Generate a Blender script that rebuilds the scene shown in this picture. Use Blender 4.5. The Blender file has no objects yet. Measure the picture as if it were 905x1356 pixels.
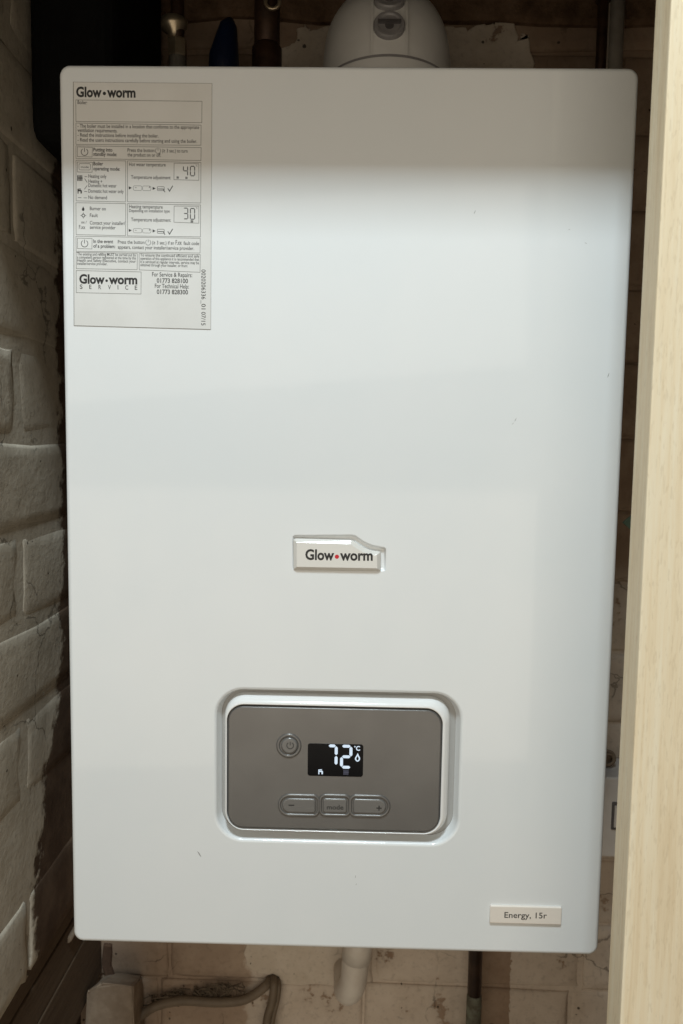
import bpy, bmesh, math, random
from mathutils import Vector, Matrix
random.seed(7)
S = bpy.context.scene
COL = S.collection
R = math.radians
PI = math.pi

# ---------------------------------------------------------------- camera
cam_d = bpy.data.cameras.new('camera')
cam = bpy.data.objects.new('camera', cam_d)
COL.objects.link(cam)
S.camera = cam
cam_d.sensor_fit = 'VERTICAL'
cam_d.sensor_height = 24.0
cam_d.lens = 24.0 * 1000.0 / 1356.0
cam_d.clip_start = 0.02
cam_d.clip_end = 50
right = Vector((0.99970, 0.0203, 0.0149))
fwd = Vector((-0.0189, 0.9960, -0.0868)).normalized()
right = (right - fwd * right.dot(fwd)).normalized()
up = right.cross(fwd)
mw = Matrix((right, up, -fwd)).transposed().to_4x4()
mw.translation = Vector((0.0108, -0.5301, 0.0588))
cam.matrix_world = mw
cam_d.dof.use_dof = True
cam_d.dof.focus_distance = 0.54
cam_d.dof.aperture_fstop = 8.0

# ---------------------------------------------------------------- world and lamps
W = bpy.data.worlds.new('World')
S.world = W
W.use_nodes = True
bg = W.node_tree.nodes['Background']
bg.inputs['Color'].default_value = (1.0, 0.87, 0.69, 1)
bg.inputs['Strength'].default_value = 0.128

def area(name, loc, target, sx, sy, power, col):
    l = bpy.data.lights.new(name, 'AREA')
    l.shape = 'RECTANGLE'; l.size = sx; l.size_y = sy
    l.energy = power; l.color = col
    o = bpy.data.objects.new(name, l)
    COL.objects.link(o)
    o.location = loc
    o.rotation_euler = (Vector(target) - Vector(loc)).to_track_quat('-Z', 'Y').to_euler()
    return o
area('ceiling_lamp', (-0.06, -0.83, 1.34), (0, 0, 0.0), 0.22, 0.22, 21.0, (0.81, 0.94, 1.0))
up_l = area('upper_fill', (-0.25, -1.6, 0.47), (-0.02, 0, 0.14), 1.5, 0.50, 3.0, (1.0, 0.92, 0.80))  # added fill, not a real window; its edges show in the gloss
up_l.rotation_euler.rotate_axis('Z', R(6))
area('lower_fill', (-0.20, -1.5, -0.42), (-0.05, 0, 0.10), 1.8, 0.75, 5.6, (1.0, 0.885, 0.72))  # added fill for room bounce, low enough to reach the flue
S.view_settings.view_transform = 'Standard'
S.view_settings.look = 'None'
S.view_settings.exposure = 0.09
S.view_settings.gamma = 1.0
S.view_settings.use_curve_mapping = False

# ---------------------------------------------------------------- materials
def mat(name, col, rough=0.5, metal=0.0, coat=0.0, spec=0.5):
    m = bpy.data.materials.new(name)
    m.use_nodes = True
    b = m.node_tree.nodes['Principled BSDF']
    b.inputs['Base Color'].default_value = (*col, 1)
    b.inputs['Roughness'].default_value = rough
    b.inputs['Metallic'].default_value = metal
    b.inputs['Coat Weight'].default_value = coat
    b.inputs['Coat Roughness'].default_value = 0.06
    b.inputs['Specular IOR Level'].default_value = spec
    return m
class N:
    """tiny node helper"""
    def __init__(s, m):
        s.m = m; s.t = m.node_tree; s.b = s.t.nodes['Principled BSDF']
    def new(s, typ, **kw):
        n = s.t.nodes.new(typ)
        for k, v in kw.items(): setattr(n, k, v)
        return n
    def link(s, a, b): s.t.links.new(a, b)
    def pos(s, scale=(1, 1, 1), obj=False):
        if obj:
            g = s.new('ShaderNodeTexCoord').outputs['Object']
        else:
            g = s.new('ShaderNodeNewGeometry').outputs['Position']
        mp = s.new('ShaderNodeMapping')
        mp.inputs['Scale'].default_value = scale
        s.link(g, mp.inputs['Vector'])
        return mp.outputs['Vector']
    def noise(s, vec, scale, detail=4, rough=0.55, dist=0.0):
        n = s.new('ShaderNodeTexNoise')
        n.inputs['Scale'].default_value = scale
        n.inputs['Detail'].default_value = detail
        n.inputs['Roughness'].default_value = rough
        n.inputs['Distortion'].default_value = dist
        s.link(vec, n.inputs['Vector'])
        return n.outputs['Fac']
    def ramp(s, fac, stops):
        r = s.new('ShaderNodeValToRGB')
        e = r.color_ramp.elements
        while len(e) < len(stops): e.new(0.5)
        for k, (p, c) in enumerate(stops):
            e[k].position = p
            e[k].color = (*c, 1) if len(c) == 3 else c
        s.link(fac, r.inputs['Fac'])
        return r.outputs['Color']
    def math(s, op, a, b=None, c=None):
        n = s.new('ShaderNodeMath', operation=op)
        for i, v in enumerate((a, b, c)):
            if v is None: continue
            if isinstance(v, (int, float)): n.inputs[i].default_value = v
            else: s.link(v, n.inputs[i])
        return n.outputs[0]
    def sstep(s, v, lo, hi):
        n = s.new('ShaderNodeMapRange', interpolation_type='SMOOTHSTEP')
        n.inputs['From Min'].default_value = lo
        n.inputs['From Max'].default_value = hi
        s.link(v, n.inputs['Value'])
        return n.outputs['Result']
    def mix(s, fac, a, b, mode='MIX'):
        n = s.new('ShaderNodeMix', data_type='RGBA', blend_type=mode)
        for sock, v in ((n.inputs[0], fac), (n.inputs[6], a), (n.inputs[7], b)):
            if isinstance(v, (int, float)): sock.default_value = v
            elif isinstance(v, tuple): sock.default_value = (*v, 1)
            else: s.link(v, sock)
        return n.outputs[2]
    def bump(s, h, strength, dist=0.001):
        n = s.new('ShaderNodeBump')
        n.inputs['Strength'].default_value = strength
        n.inputs['Distance'].default_value = dist
        s.link(h, n.inputs['Height'])
        s.link(n.outputs['Normal'], s.b.inputs['Normal'])
        return n
    def color(s, c): s.link(c, s.b.inputs['Base Color'])
    def rough(s, c): s.link(c, s.b.inputs['Roughness'])
def xyz(n):
    sp = n.new('ShaderNodeSeparateXYZ')
    n.link(n.new('ShaderNodeNewGeometry').outputs['Position'], sp.inputs[0])
    return sp.outputs

# white stoved enamel of the boiler case
M_white = mat('white_enamel', (0.78, 0.79, 0.78), 0.40, coat=0.6)
n = N(M_white)
v = n.pos()
big = n.noise(v, 7, 3)
n.color(n.mix(n.sstep(big, 0.3, 0.7), (0.755, 0.782, 0.792), (0.782, 0.80, 0.805)))
sm = n.noise(v, 14, 2)
n.rough(n.math('ADD', n.math('MULTIPLY', n.sstep(n.noise(n.pos((1, 1, 0.45)), 26, 5, 0.6), 0.4, 0.8), 0.16), 0.34))
peel = n.math('ADD', n.math('MULTIPLY', n.noise(v, 900, 2), 0.05), n.math('MULTIPLY', n.noise(v, 22, 2), 1.0))
n.bump(peel, 0.13, 0.0012)
# white gloss plastic trim
M_trim = mat('white_gloss_plastic', (0.86, 0.86, 0.85), 0.16, coat=0.8)
n = N(M_trim); n.bump(n.noise(n.pos(), 60, 2), 0.06, 0.0006)
M_badge = mat('badge_acrylic', (0.72, 0.70, 0.66), 0.16, coat=0.5)
n = N(M_badge); n.bump(n.noise(n.pos(), 90, 2), 0.05, 0.0006)
M_plate = mat('name_plate_plastic', (0.80, 0.74, 0.67), 0.3, coat=0.2)
n = N(M_plate); n.bump(n.noise(n.pos(), 90, 2), 0.05, 0.0006)
# warm grey control panel
M_grey = mat('grey_panel_plastic', (0.16, 0.148, 0.135), 0.31, metal=0.4)
n = N(M_grey)
v = n.pos()
n.color(n.mix(n.sstep(n.noise(v, 16, 3), 0.3, 0.7), (0.152, 0.145, 0.138), (0.174, 0.167, 0.159)))
n.bump(n.math('ADD', n.noise(v, 1800, 1), n.math('MULTIPLY', n.noise(v, 12, 2), 3.0)), 0.10, 0.0004)
M_tray = mat('groove_floor_grey', (0.36, 0.36, 0.35), 0.35)
n = N(M_tray); n.bump(n.noise(n.pos(), 120, 2), 0.05, 0.0005)
M_gap = mat('gap_shade_grey', (0.07, 0.068, 0.064), 0.25, metal=0.3)  # dark colour stands for shade in the gap round the face
n = N(M_gap); n.bump(n.noise(n.pos(), 120, 2), 0.05, 0.0005)
M_button = mat('grey_button_rubber', (0.168, 0.161, 0.153), 0.27, metal=0.2)
n = N(M_button); n.bump(n.noise(n.pos(), 700, 2), 0.1, 0.0003)
M_screen = mat('black_display_glass', (0.003, 0.003, 0.004), 0.12, spec=0.12)
n = N(M_screen); n.rough(n.math('ADD', n.math('MULTIPLY', n.noise(n.pos(), 60, 3), 0.12), 0.10))
def emit(name, col, s):
    m = mat(name, (0.02, 0.02, 0.02), 0.4)
    b = m.node_tree.nodes['Principled BSDF']
    b.inputs['Emission Color'].default_value = (*col, 1)
    b.inputs['Emission Strength'].default_value = s
    nn = N(m)
    f = nn.noise(nn.pos(), 400, 1)
    nn.link(nn.math('MULTIPLY_ADD', f, s * 0.3, s * 0.85), b.inputs['Emission Strength'])
    return m
M_lcd = emit('lit_segment', (0.72, 0.86, 1.0), 0.85)
M_lcd_dim = emit('dim_segment', (0.25, 0.28, 0.5), 0.12)
M_ink = mat('black_ink', (0.016, 0.016, 0.017), 0.5)
n = N(M_ink); n.color(n.mix(n.noise(n.pos(), 700, 3), (0.010, 0.010, 0.011), (0.028, 0.027, 0.027)))
M_ink_soft = mat('grey_ink', (0.075, 0.072, 0.070), 0.55)
n = N(M_ink_soft); n.color(n.mix(n.noise(n.pos(), 900, 3), (0.022, 0.021, 0.020), (0.05, 0.048, 0.046)))
M_ink_line = mat('rule_ink', (0.13, 0.12, 0.11), 0.55)
n = N(M_ink_line); n.color(n.mix(n.noise(n.pos(), 500, 3), (0.09, 0.085, 0.08), (0.2, 0.19, 0.175)))
M_red = mat('red_ink', (0.55, 0.012, 0.03), 0.4)
n = N(M_red); n.color(n.mix(n.noise(n.pos(), 700, 2), (0.58, 0.004, 0.018), (0.66, 0.006, 0.024)))
M_paper = mat('sticker_film', (0.70, 0.69, 0.655), 0.5, spec=0.35)
n = N(M_paper)
v = n.pos()
n.color(n.mix(n.sstep(n.noise(v, 30, 5), 0.35, 0.7), (0.70, 0.692, 0.665), (0.74, 0.732, 0.71)))
n.bump(n.noise(v, 90, 3), 0.10, 0.0006)

# brickwork painted long ago, worn and dirty
def brick_paint(name, paint, paint2, bare, bare2, mask):
    m = mat(name, paint, 0.78, spec=0.25)
    n = N(m)
    v = n.pos()
    o = xyz(n)
    fine = n.noise(v, 210, 4, 0.6)
    mid = n.noise(v, 38, 6, 0.62, 0.0)
    big = n.noise(v, 9, 4)
    pc = n.mix(n.sstep(mid, 0.3, 0.72), paint, paint2)
    pc = n.mix(n.math('MULTIPLY', n.sstep(big, 0.5, 0.75), 0.45), pc, tuple(c * 0.55 for c in paint2))
    bc = n.mix(n.sstep(n.noise(v, 26, 5, 0.6), 0.35, 0.68), bare, bare2)
    k = mask(n, o, mid, big, fine)
    # pits where the paint never reached
    vor = n.new('ShaderNodeTexVoronoi', feature='F1')
    vor.inputs['Scale'].default_value = 95
    n.link(v, vor.inputs['Vector'])
    pit = n.math('MULTIPLY', n.math('LESS_THAN', vor.outputs['Distance'], n.math('MULTIPLY', n.sstep(mid, 0.50, 0.72), 0.22)), 0.85)
    cr = n.new('ShaderNodeTexVoronoi', feature='DISTANCE_TO_EDGE')
    cr.inputs['Scale'].default_value = 13
    wv = n.new('ShaderNodeVectorMath', operation='ADD')
    wn = n.new('ShaderNodeTexNoise'); wn.inputs['Scale'].default_value = 30; wn.inputs['Detail'].default_value = 5
    n.link(v, wn.inputs['Vector'])
    ws_ = n.new('ShaderNodeVectorMath', operation='SCALE'); ws_.inputs['Scale'].default_value = 0.05
    n.link(wn.outputs['Color'], ws_.inputs[0]); n.link(v, wv.inputs[0]); n.link(ws_.outputs[0], wv.inputs[1])
    n.link(wv.outputs[0], cr.inputs['Vector'])
    crack = n.math('MULTIPLY', n.math('LESS_THAN', cr.outputs['Distance'], 0.010), n.sstep(big, 0.53, 0.60))
    pit = n.math('MAXIMUM', pit, n.math('MULTIPLY', crack, 0.5))
    c = n.mix(k, pc, bc)
    c = n.mix(n.math('MULTIPLY', n.sstep(fine, 0.5, 0.75), 0.22), c, (0.09, 0.07, 0.05))
    c = n.mix(pit, c, (0.035, 0.026, 0.018))
    n.color(c)
    h = n.math('ADD', n.math('MULTIPLY', mid, 0.75), n.math('ADD', n.math('MULTIPLY', fine, 0.32), n.math('MULTIPLY', n.noise(v, 15, 3), 0.9)))
    h = n.math('SUBTRACT', h, n.math('MULTIPLY', pit, 0.8))
    h = n.math('SUBTRACT', h, n.math('MULTIPLY', k, 0.5))
    n.bump(h, 0.55, 0.0020)
    return m
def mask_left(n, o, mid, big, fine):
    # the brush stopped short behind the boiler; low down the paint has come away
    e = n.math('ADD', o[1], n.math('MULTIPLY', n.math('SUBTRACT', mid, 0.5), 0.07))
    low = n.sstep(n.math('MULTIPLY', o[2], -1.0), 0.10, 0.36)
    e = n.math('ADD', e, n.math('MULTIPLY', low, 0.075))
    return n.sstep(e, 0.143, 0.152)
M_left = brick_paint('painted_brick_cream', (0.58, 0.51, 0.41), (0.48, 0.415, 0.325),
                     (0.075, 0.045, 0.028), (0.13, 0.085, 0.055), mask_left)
def mask_back(n, o, mid, big, fine):
    a = n.sstep(n.math('ADD', mid, n.math('MULTIPLY', big, 0.6)), 0.93, 0.98)
    top = n.sstep(o[2], -0.1, -0.05)
    a = n.math('MAXIMUM', a, top)
    left = n.sstep(n.math('ADD', o[0], n.math('MULTIPLY', mid, 0.05)), -0.07, -0.08)
    a = n.math('MAXIMUM', a, n.math('MULTIPLY', left, 0.85))
    strip = n.math('LESS_THAN', n.math('ABSOLUTE', n.math('SUBTRACT', n.math('ADD', o[0], n.math('MULTIPLY', fine, 0.008)), 0.170)), 0.022)
    return n.math('MAXIMUM', a, strip)
M_back = brick_paint('painted_brick_dingy', (0.66, 0.56, 0.46), (0.58, 0.48, 0.385),
                     (0.30, 0.205, 0.14), (0.38, 0.275, 0.195), mask_back)
M_patch = brick_paint('old_white_paint', (0.66, 0.57, 0.47), (0.58, 0.49, 0.39),
                      (0.21, 0.125, 0.075), (0.30, 0.19, 0.115), lambda n, o, m, b, f: n.math('MULTIPLY', n.sstep(n.math('ADD', m, n.math('MULTIPLY', b, 0.5)), 0.92, 0.96), 0.8))
M_mortar = mat('dirty_mortar', (0.28, 0.24, 0.19), 0.9, spec=0.2)
n = N(M_mortar)
v = n.pos()
n.color(n.ramp(n.noise(v, 60, 6, 0.65), [(0.3, (0.10, 0.075, 0.055)), (0.5, (0.26, 0.22, 0.175)), (0.75, (0.33, 0.29, 0.235))]))
n.bump(n.noise(v, 140, 5, 0.65), 0.9, 0.003)
M_dark_render = mat('brown_render', (0.14, 0.085, 0.05), 0.9, spec=0.2)
n = N(M_dark_render)
v = n.pos()
n.color(n.ramp(n.noise(v, 45, 6, 0.62), [(0.3, (0.085, 0.05, 0.028)), (0.5, (0.16, 0.098, 0.058)), (0.75, (0.235, 0.155, 0.10))]))
n.bump(n.noise(v, 120, 5, 0.65), 0.8, 0.003)

def wood(name, stops, zscale=1.0, axis='Z', bumpk=0.15, rough=0.6):
    m = mat(name, stops[0][1], rough, spec=0.3)
    n = N(m)
    s1 = {'Z': (1, 1, 0.035), 'Y': (1, 0.04, 1), 'X': (0.04, 1, 1)}[axis]
    v = n.pos(s1)
    warp = n.noise(n.pos({'Z': (1, 1, 0.25), 'Y': (1, 0.25, 1), 'X': (.25, 1, 1)}[axis]), 14, 3)
    g = n.noise(v, 300, 5, 0.68, 0.4)
    g2 = n.noise(v, 46, 3, 0.5, 1.2)
    fac = n.math('ADD', n.math('MULTIPLY', g, 0.55), n.math('ADD', n.math('MULTIPLY', g2, 0.35), n.math('MULTIPLY', warp, 0.12)))
    c = n.ramp(fac, stops)
    # short pores and flecks
    s2 = {'Z': (1, 1, 0.16), 'Y': (1, 0.16, 1), 'X': (.16, 1, 1)}[axis]
    pore = n.sstep(n.noise(n.pos(s2), 800, 2, 0.5), 0.56, 0.68)
    c = n.mix(n.math('MULTIPLY', pore, 0.26), c, tuple(x * 0.76 for x in stops[0][1]))
    blot = n.sstep(n.noise(n.pos({'Z': (1, 1, 0.4), 'Y': (1, .4, 1), 'X': (.4, 1, 1)}[axis]), 17, 4), 0.52, 0.75)
    c = n.mix(n.math('MULTIPLY', blot, 0.25), c, tuple(x * 0.86 for x in stops[0][1]))
    n.color(c)
    n.bump(n.math('ADD', fac, n.math('MULTIPLY', pore, -0.3)), bumpk, 0.0015)
    return m
M_pine = wood('planed_pale_timber', [(0.36, (0.76, 0.605, 0.395)), (0.5, (0.86, 0.725, 0.51)), (0.64, (0.90, 0.80, 0.605))])
M_oldwood = wood('dirty_old_timber', [(0.3, (0.07, 0.043, 0.025)), (0.5, (0.105, 0.070, 0.043)), (0.72, (0.15, 0.105, 0.068))], axis='Y', bumpk=0.5, rough=0.85)

def grimy(name, c1, c2, rough, metal=0.0, scale=60, bumpk=0.3):
    m = mat(name, c1, rough, metal)
    n = N(m)
    v = n.pos()
    f = n.noise(v, scale, 5, 0.6)
    n.color(n.mix(n.sstep(f, 0.32, 0.7), c1, c2))
    n.bump(f, bumpk, 0.001)
    return m
M_flue = grimy('white_flue_plastic', (0.72, 0.70, 0.665), (0.78, 0.76, 0.725), 0.42, scale=25, bumpk=0.05)
M_cap = grimy('grey_test_cap', (0.24, 0.225, 0.225), (0.30, 0.285, 0.28), 0.4, bumpk=0.08)
M_capdark = grimy('dark_cap_slot', (0.085, 0.078, 0.078), (0.12, 0.112, 0.11), 0.5)
M_black = grimy('plain_black', (0.004, 0.004, 0.004), (0.006, 0.006, 0.006), 0.9)
M_black.node_tree.nodes['Principled BSDF'].inputs['Specular IOR Level'].default_value = 0.15
M_brass = grimy('tarnished_brass', (0.40, 0.31, 0.20), (0.50, 0.42, 0.30), 0.35, 0.8)
M_copper = grimy('dull_copper', (0.035, 0.019, 0.012), (0.075, 0.04, 0.024), 0.42, 0.5)
M_verdi = grimy('stained_copper', (0.07, 0.055, 0.035), (0.19, 0.20, 0.15), 0.7, 0.1, scale=70)
M_blue = grimy('blue_plastic', (0.003, 0.008, 0.03), (0.004, 0.010, 0.038), 0.45)
M_whitepipe = grimy('white_pipe_plastic', (0.62, 0.55, 0.47), (0.72, 0.66, 0.58), 0.4, scale=30, bumpk=0.08)
M_greypipe = grimy('grey_painted_pipe', (0.22, 0.20, 0.17), (0.30, 0.27, 0.23), 0.5)
M_cable = grimy('grubby_cable_sheath', (0.15, 0.11, 0.072), (0.19, 0.142, 0.095), 0.6, scale=60, bumpk=0.06)
M_block = grimy('brown_block', (0.22, 0.16, 0.11), (0.31, 0.24, 0.175), 0.9, scale=50, bumpk=0.8)
M_box = grimy('white_box_plastic', (0.70, 0.66, 0.62), (0.75, 0.71, 0.67), 0.35, bumpk=0.04)
M_rust = grimy('rust_stain', (0.09, 0.05, 0.03), (0.15, 0.085, 0.05), 0.9, scale=90, bumpk=0.7)
M_floor = grimy('dusty_floor', (0.34, 0.29, 0.23), (0.42, 0.36, 0.29), 0.8, scale=12)
M_web = grimy('grey_cobweb', (0.10, 0.075, 0.05), (0.16, 0.12, 0.08), 0.95)
M_mark = grimy('paint_chip_dirt', (0.26, 0.255, 0.25), (0.36, 0.355, 0.35), 0.7)
M_leaf = grimy('green_plastic', (0.10, 0.15, 0.10), (0.13, 0.19, 0.13), 0.6)

# ---------------------------------------------------------------- mesh helpers
def tag(o, label=None, cat=None, group=None, kind=None):
    if label: o['label'] = label
    if cat: o['category'] = cat
    if group: o['group'] = group
    if kind: o['kind'] = kind
    return o
def empty(name, loc=(0, 0, 0)):
    o = bpy.data.objects.new(name, None)
    o.empty_display_size = 0.05
    COL.objects.link(o)
    o.location = loc
    return o
def link(name, bm, m, parent=None, recalc=True, smooth=False):
    if recalc: bmesh.ops.recalc_face_normals(bm, faces=bm.faces[:])
    me = bpy.data.meshes.new(name)
    bm.to_mesh(me); bm.free()
    if smooth:
        for p in me.polygons: p.use_smooth = True
    me.materials.append(m)
    o = bpy.data.objects.new(name, me)
    COL.objects.link(o)
    if parent:
        o.parent = parent
        o.matrix_parent_inverse = Matrix.Translation(-Vector(parent.location)) if parent.type == 'EMPTY' else Matrix()
    return o
def loops(bm, rings, cap0=False, cap1=False, closed=True, smooth=True):
    """bridge successive rings of points"""
    vs = [[bm.verts.new(p) for p in r] for r in rings]
    for a, b in zip(vs, vs[1:]):
        k = len(a)
        for i in range(k if closed else k - 1):
            f = bm.faces.new((a[i], a[(i + 1) % k], b[(i + 1) % k], b[i]))
            f.smooth = smooth
    if cap0: bm.faces.new(vs[0][::-1])
    if cap1: bm.faces.new(vs[-1])
    return vs
def rrect(x0, z0, x1, z1, r, n=6):
    r = min(r, (x1 - x0) / 2 - 1e-5, (z1 - z0) / 2 - 1e-5)
    out = []
    for cx, cz, a0 in ((x1 - r, z1 - r, 0), (x0 + r, z1 - r, 90), (x0 + r, z0 + r, 180), (x1 - r, z0 + r, 270)):
        for k in range(n + 1):
            a = R(a0 + 90 * k / n)
            out.append((cx + r * math.cos(a), cz + r * math.sin(a)))
    return out
def circ(cx, cz, r, n=32):
    return [(cx + r * math.cos(2 * PI * k / n), cz + r * math.sin(2 * PI * k / n)) for k in range(n)]
def inset(poly, d):
    """move a counter-clockwise outline inwards"""
    k = len(poly)
    out = []
    for i in range(k):
        p, q, s = Vector(poly[i - 1]), Vector(poly[i]), Vector(poly[(i + 1) % k])
        a = (q - p); b = (s - q)
        if a.length < 1e-9 or b.length < 1e-9:
            out.append(tuple(q)); continue
        a.normalize(); b.normalize()
        na = Vector((-a.y, a.x)); nb = Vector((-b.y, b.x))
        m = na + nb
        if m.length < 1e-6: m = na
        m.normalize()
        c = max(0.45, m.dot(na))
        out.append(tuple(q + m * d / c))
    return out
def ccw(poly):
    a = sum(poly[i - 1][0] * poly[i][1] - poly[i][0] * poly[i - 1][1] for i in range(len(poly)))
    return poly if a > 0 else poly[::-1]
def at(poly, y): return [(x, y, z) for x, z in poly]
def plate(name, poly, yb, yf, bev, m, parent, steps=3, smooth=True):
    """a slab standing on the boiler front: outline, back y, front y, rounded edge"""
    poly = ccw(poly)
    bm = bmesh.new()
    rings = [at(poly, yb)]
    for k in range(steps + 1):
        a = PI / 2 * k / steps
        rings.append(at(inset(poly, bev * (1 - math.cos(a))), yf + bev * (1 - math.sin(a))))
    loops(bm, rings, cap0=True, cap1=True, smooth=smooth)
    return link(name, bm, m, parent)
def flat(bm, poly, y):
    vs = [bm.verts.new((x, y, z)) for x, z in poly]
    return bm.faces.new(vs)
def face_front(bm):
    for f in bm.faces:
        f.normal_update()
        if f.normal.y > 0: f.normal_flip()
def box(bm, x0, y0, z0, x1, y1, z1):
    r = bmesh.ops.create_cube(bm, size=1)
    for v in r['verts']:
        v.co = Vector((x0 + (v.co.x + .5) * (x1 - x0), y0 + (v.co.y + .5) * (y1 - y0), z0 + (v.co.z + .5) * (z1 - z0)))
    return r['verts']
def bevel(bm, w, seg=2):
    bmesh.ops.bevel(bm, geom=bm.edges[:], offset=w, segments=seg, affect='EDGES', profile=0.6)
def tube(bm, pts, rad, n=16, caps=True):
    """a tube through the points; rad is a number or one per point"""
    pts = [Vector(p) for p in pts]
    k = len(pts)
    rads = rad if isinstance(rad, (list, tuple)) else [rad] * k
    prev = None
    rings = []
    for i, p in enumerate(pts):
        t = ((pts[min(i + 1, k - 1)] - p).normalized() + (p - pts[max(i - 1, 0)]).normalized())
        t.normalize()
        if prev is None:
            u = t.orthogonal().normalized()
        else:
            u = (prev - t * prev.dot(t)).normalized()
        prev = u
        w = t.cross(u)
        rings.append([p + (u * math.cos(2 * PI * j / n) + w * math.sin(2 * PI * j / n)) * rads[i] for j in range(n)])
    loops(bm, rings, cap0=caps, cap1=caps)
def bez(pts, n=10):
    """smooth the control points (Catmull-Rom)"""
    P = [Vector(p) for p in pts]
    P = [P[0] * 2 - P[1]] + P + [P[-1] * 2 - P[-2]]
    out = []
    for i in range(1, len(P) - 2):
        for k in range(n):
            t = k / n
            a, b, c, d = P[i - 1], P[i], P[i + 1], P[i + 2]
            out.append(0.5 * ((2 * b) + (c - a) * t + (2 * a - 5 * b + 4 * c - d) * t * t + (3 * b - a - 3 * c + d) * t ** 3))
    out.append(P[-2])
    return out

# ---------------------------------------------------------------- flat print
DG = None
_text_cache = {}
def glyphs(body, weight=0.0):
    key = (body, weight)
    if key not in _text_cache:
        c = bpy.data.curves.new('lettering', 'FONT')
        c.body = body; c.size = 1.0; c.offset = weight; c.resolution_u = 3
        o = bpy.data.objects.new('lettering', c)
        COL.objects.link(o)
        dg = bpy.context.evaluated_depsgraph_get()
        me = bpy.data.meshes.new_from_object(o.evaluated_get(dg))
        vs = [tuple(v.co) for v in me.vertices]
        fs = [tuple(p.vertices) for p in me.polygons]
        bpy.data.objects.remove(o); bpy.data.curves.remove(c); bpy.data.meshes.remove(me)
        _text_cache[key] = (vs, fs)
    return _text_cache[key]
CAP = 0.70
def text(bm, body, a, b, cap, y, weight=0.0, slant=0.0):
    weight += 0.010
    """letters from point a to point b on the baseline, capital height cap"""
    vs, fs = glyphs(body, weight)
    if not fs: return
    x0 = min(v[0] for v in vs); x1 = max(v[0] for v in vs)
    a = Vector(a); b = Vector(b)
    u = (b - a) / (x1 - x0)
    w = Vector((-(b - a).y, (b - a).x)).normalized() * (cap / CAP)
    nv = []
    for v in vs:
        p = a + u * (v[0] - x0) + w * v[1]
        nv.append(bm.verts.new((p.x, y, p.y)))
    for f in fs:
        try: bm.faces.new([nv[i] for i in f])
        except ValueError: pass
def stroke(bm, pts, w, y, closed=False):
    """a drawn line of width w through 2-D points"""
    P = [Vector(p) for p in pts]
    k = len(P)
    L, Rr = [], []
    for i in range(k):
        a = P[i - 1] if (closed or i) else P[i]
        c = P[(i + 1) % k] if (closed or i < k - 1) else P[i]
        d1 = (P[i] - a); d2 = (c - P[i])
        d1 = d1.normalized() if d1.length > 1e-9 else d2.normalized()
        d2 = d2.normalized() if d2.length > 1e-9 else d1
        n1 = Vector((-d1.y, d1.x)); n2 = Vector((-d2.y, d2.x))
        m = (n1 + n2)
        m = m.normalized() if m.length > 1e-6 else n1
        m = m / max(0.5, m.dot(n1))
        L.append(bm.verts.new((P[i].x + m.x * w / 2, y, P[i].y + m.y * w / 2)))
        Rr.append(bm.verts.new((P[i].x - m.x * w / 2, y, P[i].y - m.y * w / 2)))
    for i in range(k if closed else k - 1):
        j = (i + 1) % k
        bm.faces.new((L[i], L[j], Rr[j], Rr[i]))
def pbox(bm, tl, br, w, y, r=0.0, rot=0.0075):
    """a ruled box given by two corners; it leans with the print"""
    (x0, z1), (x1, z0) = tl, br
    if r: pts = rrect(x0, z0, x1, z1, r, 4)
    else: pts = [(x0, z0), (x1, z0), (x1, z1), (x0, z1)]
    stroke(bm, pts, w, y, True)
def power(bm, c, r, w, y):
    pts = [(c[0] + r * math.sin(a), c[1] + r * math.cos(a)) for a in [R(35 + 290 * k / 20) for k in range(21)]]
    stroke(bm, pts, w, y)
    stroke(bm, [(c[0], c[1] + 0.05 * r), (c[0], c[1] + 1.15 * r)], w, y)
SEG = {'a': ((0, 2), (1, 2)), 'b': ((1, 2), (1, 1)), 'c': ((1, 1), (1, 0)), 'd': ((0, 0), (1, 0)),
       'e': ((0, 1), (0, 0)), 'f': ((0, 2), (0, 1)), 'g': ((0, 1), (1, 1))}
DIG = {'0': 'abcdef', '2': 'abged', '3': 'abgcd', '4': 'fgbc', '7': 'abc', 'F': 'aefg', 'E': 'adefg'}
def digit(bm, ch, x, z, w, h, t, y, gap=0.12, lean=0.0):
    """seven-segment digit; x, z lower left corner"""
    for s in DIG[ch]:
        (ax, az), (bx, bz) = SEG[s]
        a = Vector((x + ax * w, z + az * h / 2)); b = Vector((x + bx * w, z + bz * h / 2))
        d = (b - a).normalized(); n_ = Vector((-d.y, d.x))
        g = gap * t
        a = a + d * g; b = b - d * g
        pts = [a, a + d * t / 2 + n_ * t / 2, b - d * t / 2 + n_ * t / 2, b, b - d * t / 2 - n_ * t / 2, a + d * t / 2 - n_ * t / 2]
        bm.faces.new([bm.verts.new((p.x + lean * (p.y - z), y, p.y)) for p in pts])
def tap(bm, c, s, y):
    """little tap pictogram, s = half size"""
    x, z = c
    for q in ([(-1, -.1), (.5, -.1), (.5, .45), (-1, .45)], [(.2, -.95), (.75, -.95), (.75, .2), (.2, .45)],
              [(-1, -1), (-.6, -1), (-.6, .9), (-1, .9)], [(-.55, .6), (.35, .6), (.35, .95), (-.55, .95)]):
        flat(bm, [(x + a * s, z + b * s) for a, b in q], y)
def radiator(bm, c, s, y, k=5):
    x, z = c
    for i in range(k):
        a = -1 + 2 * i / k
        flat(bm, [(x + a * s, z - s), (x + (a + 1.35 / k) * s, z - s), (x + (a + 1.35 / k) * s, z + s), (x + a * s, z + s)], y)
    flat(bm, [(x - s, z - .15 * s), (x + s, z - .15 * s), (x + s, z + .15 * s), (x - s, z + .15 * s)], y - 0.00001)
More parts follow.
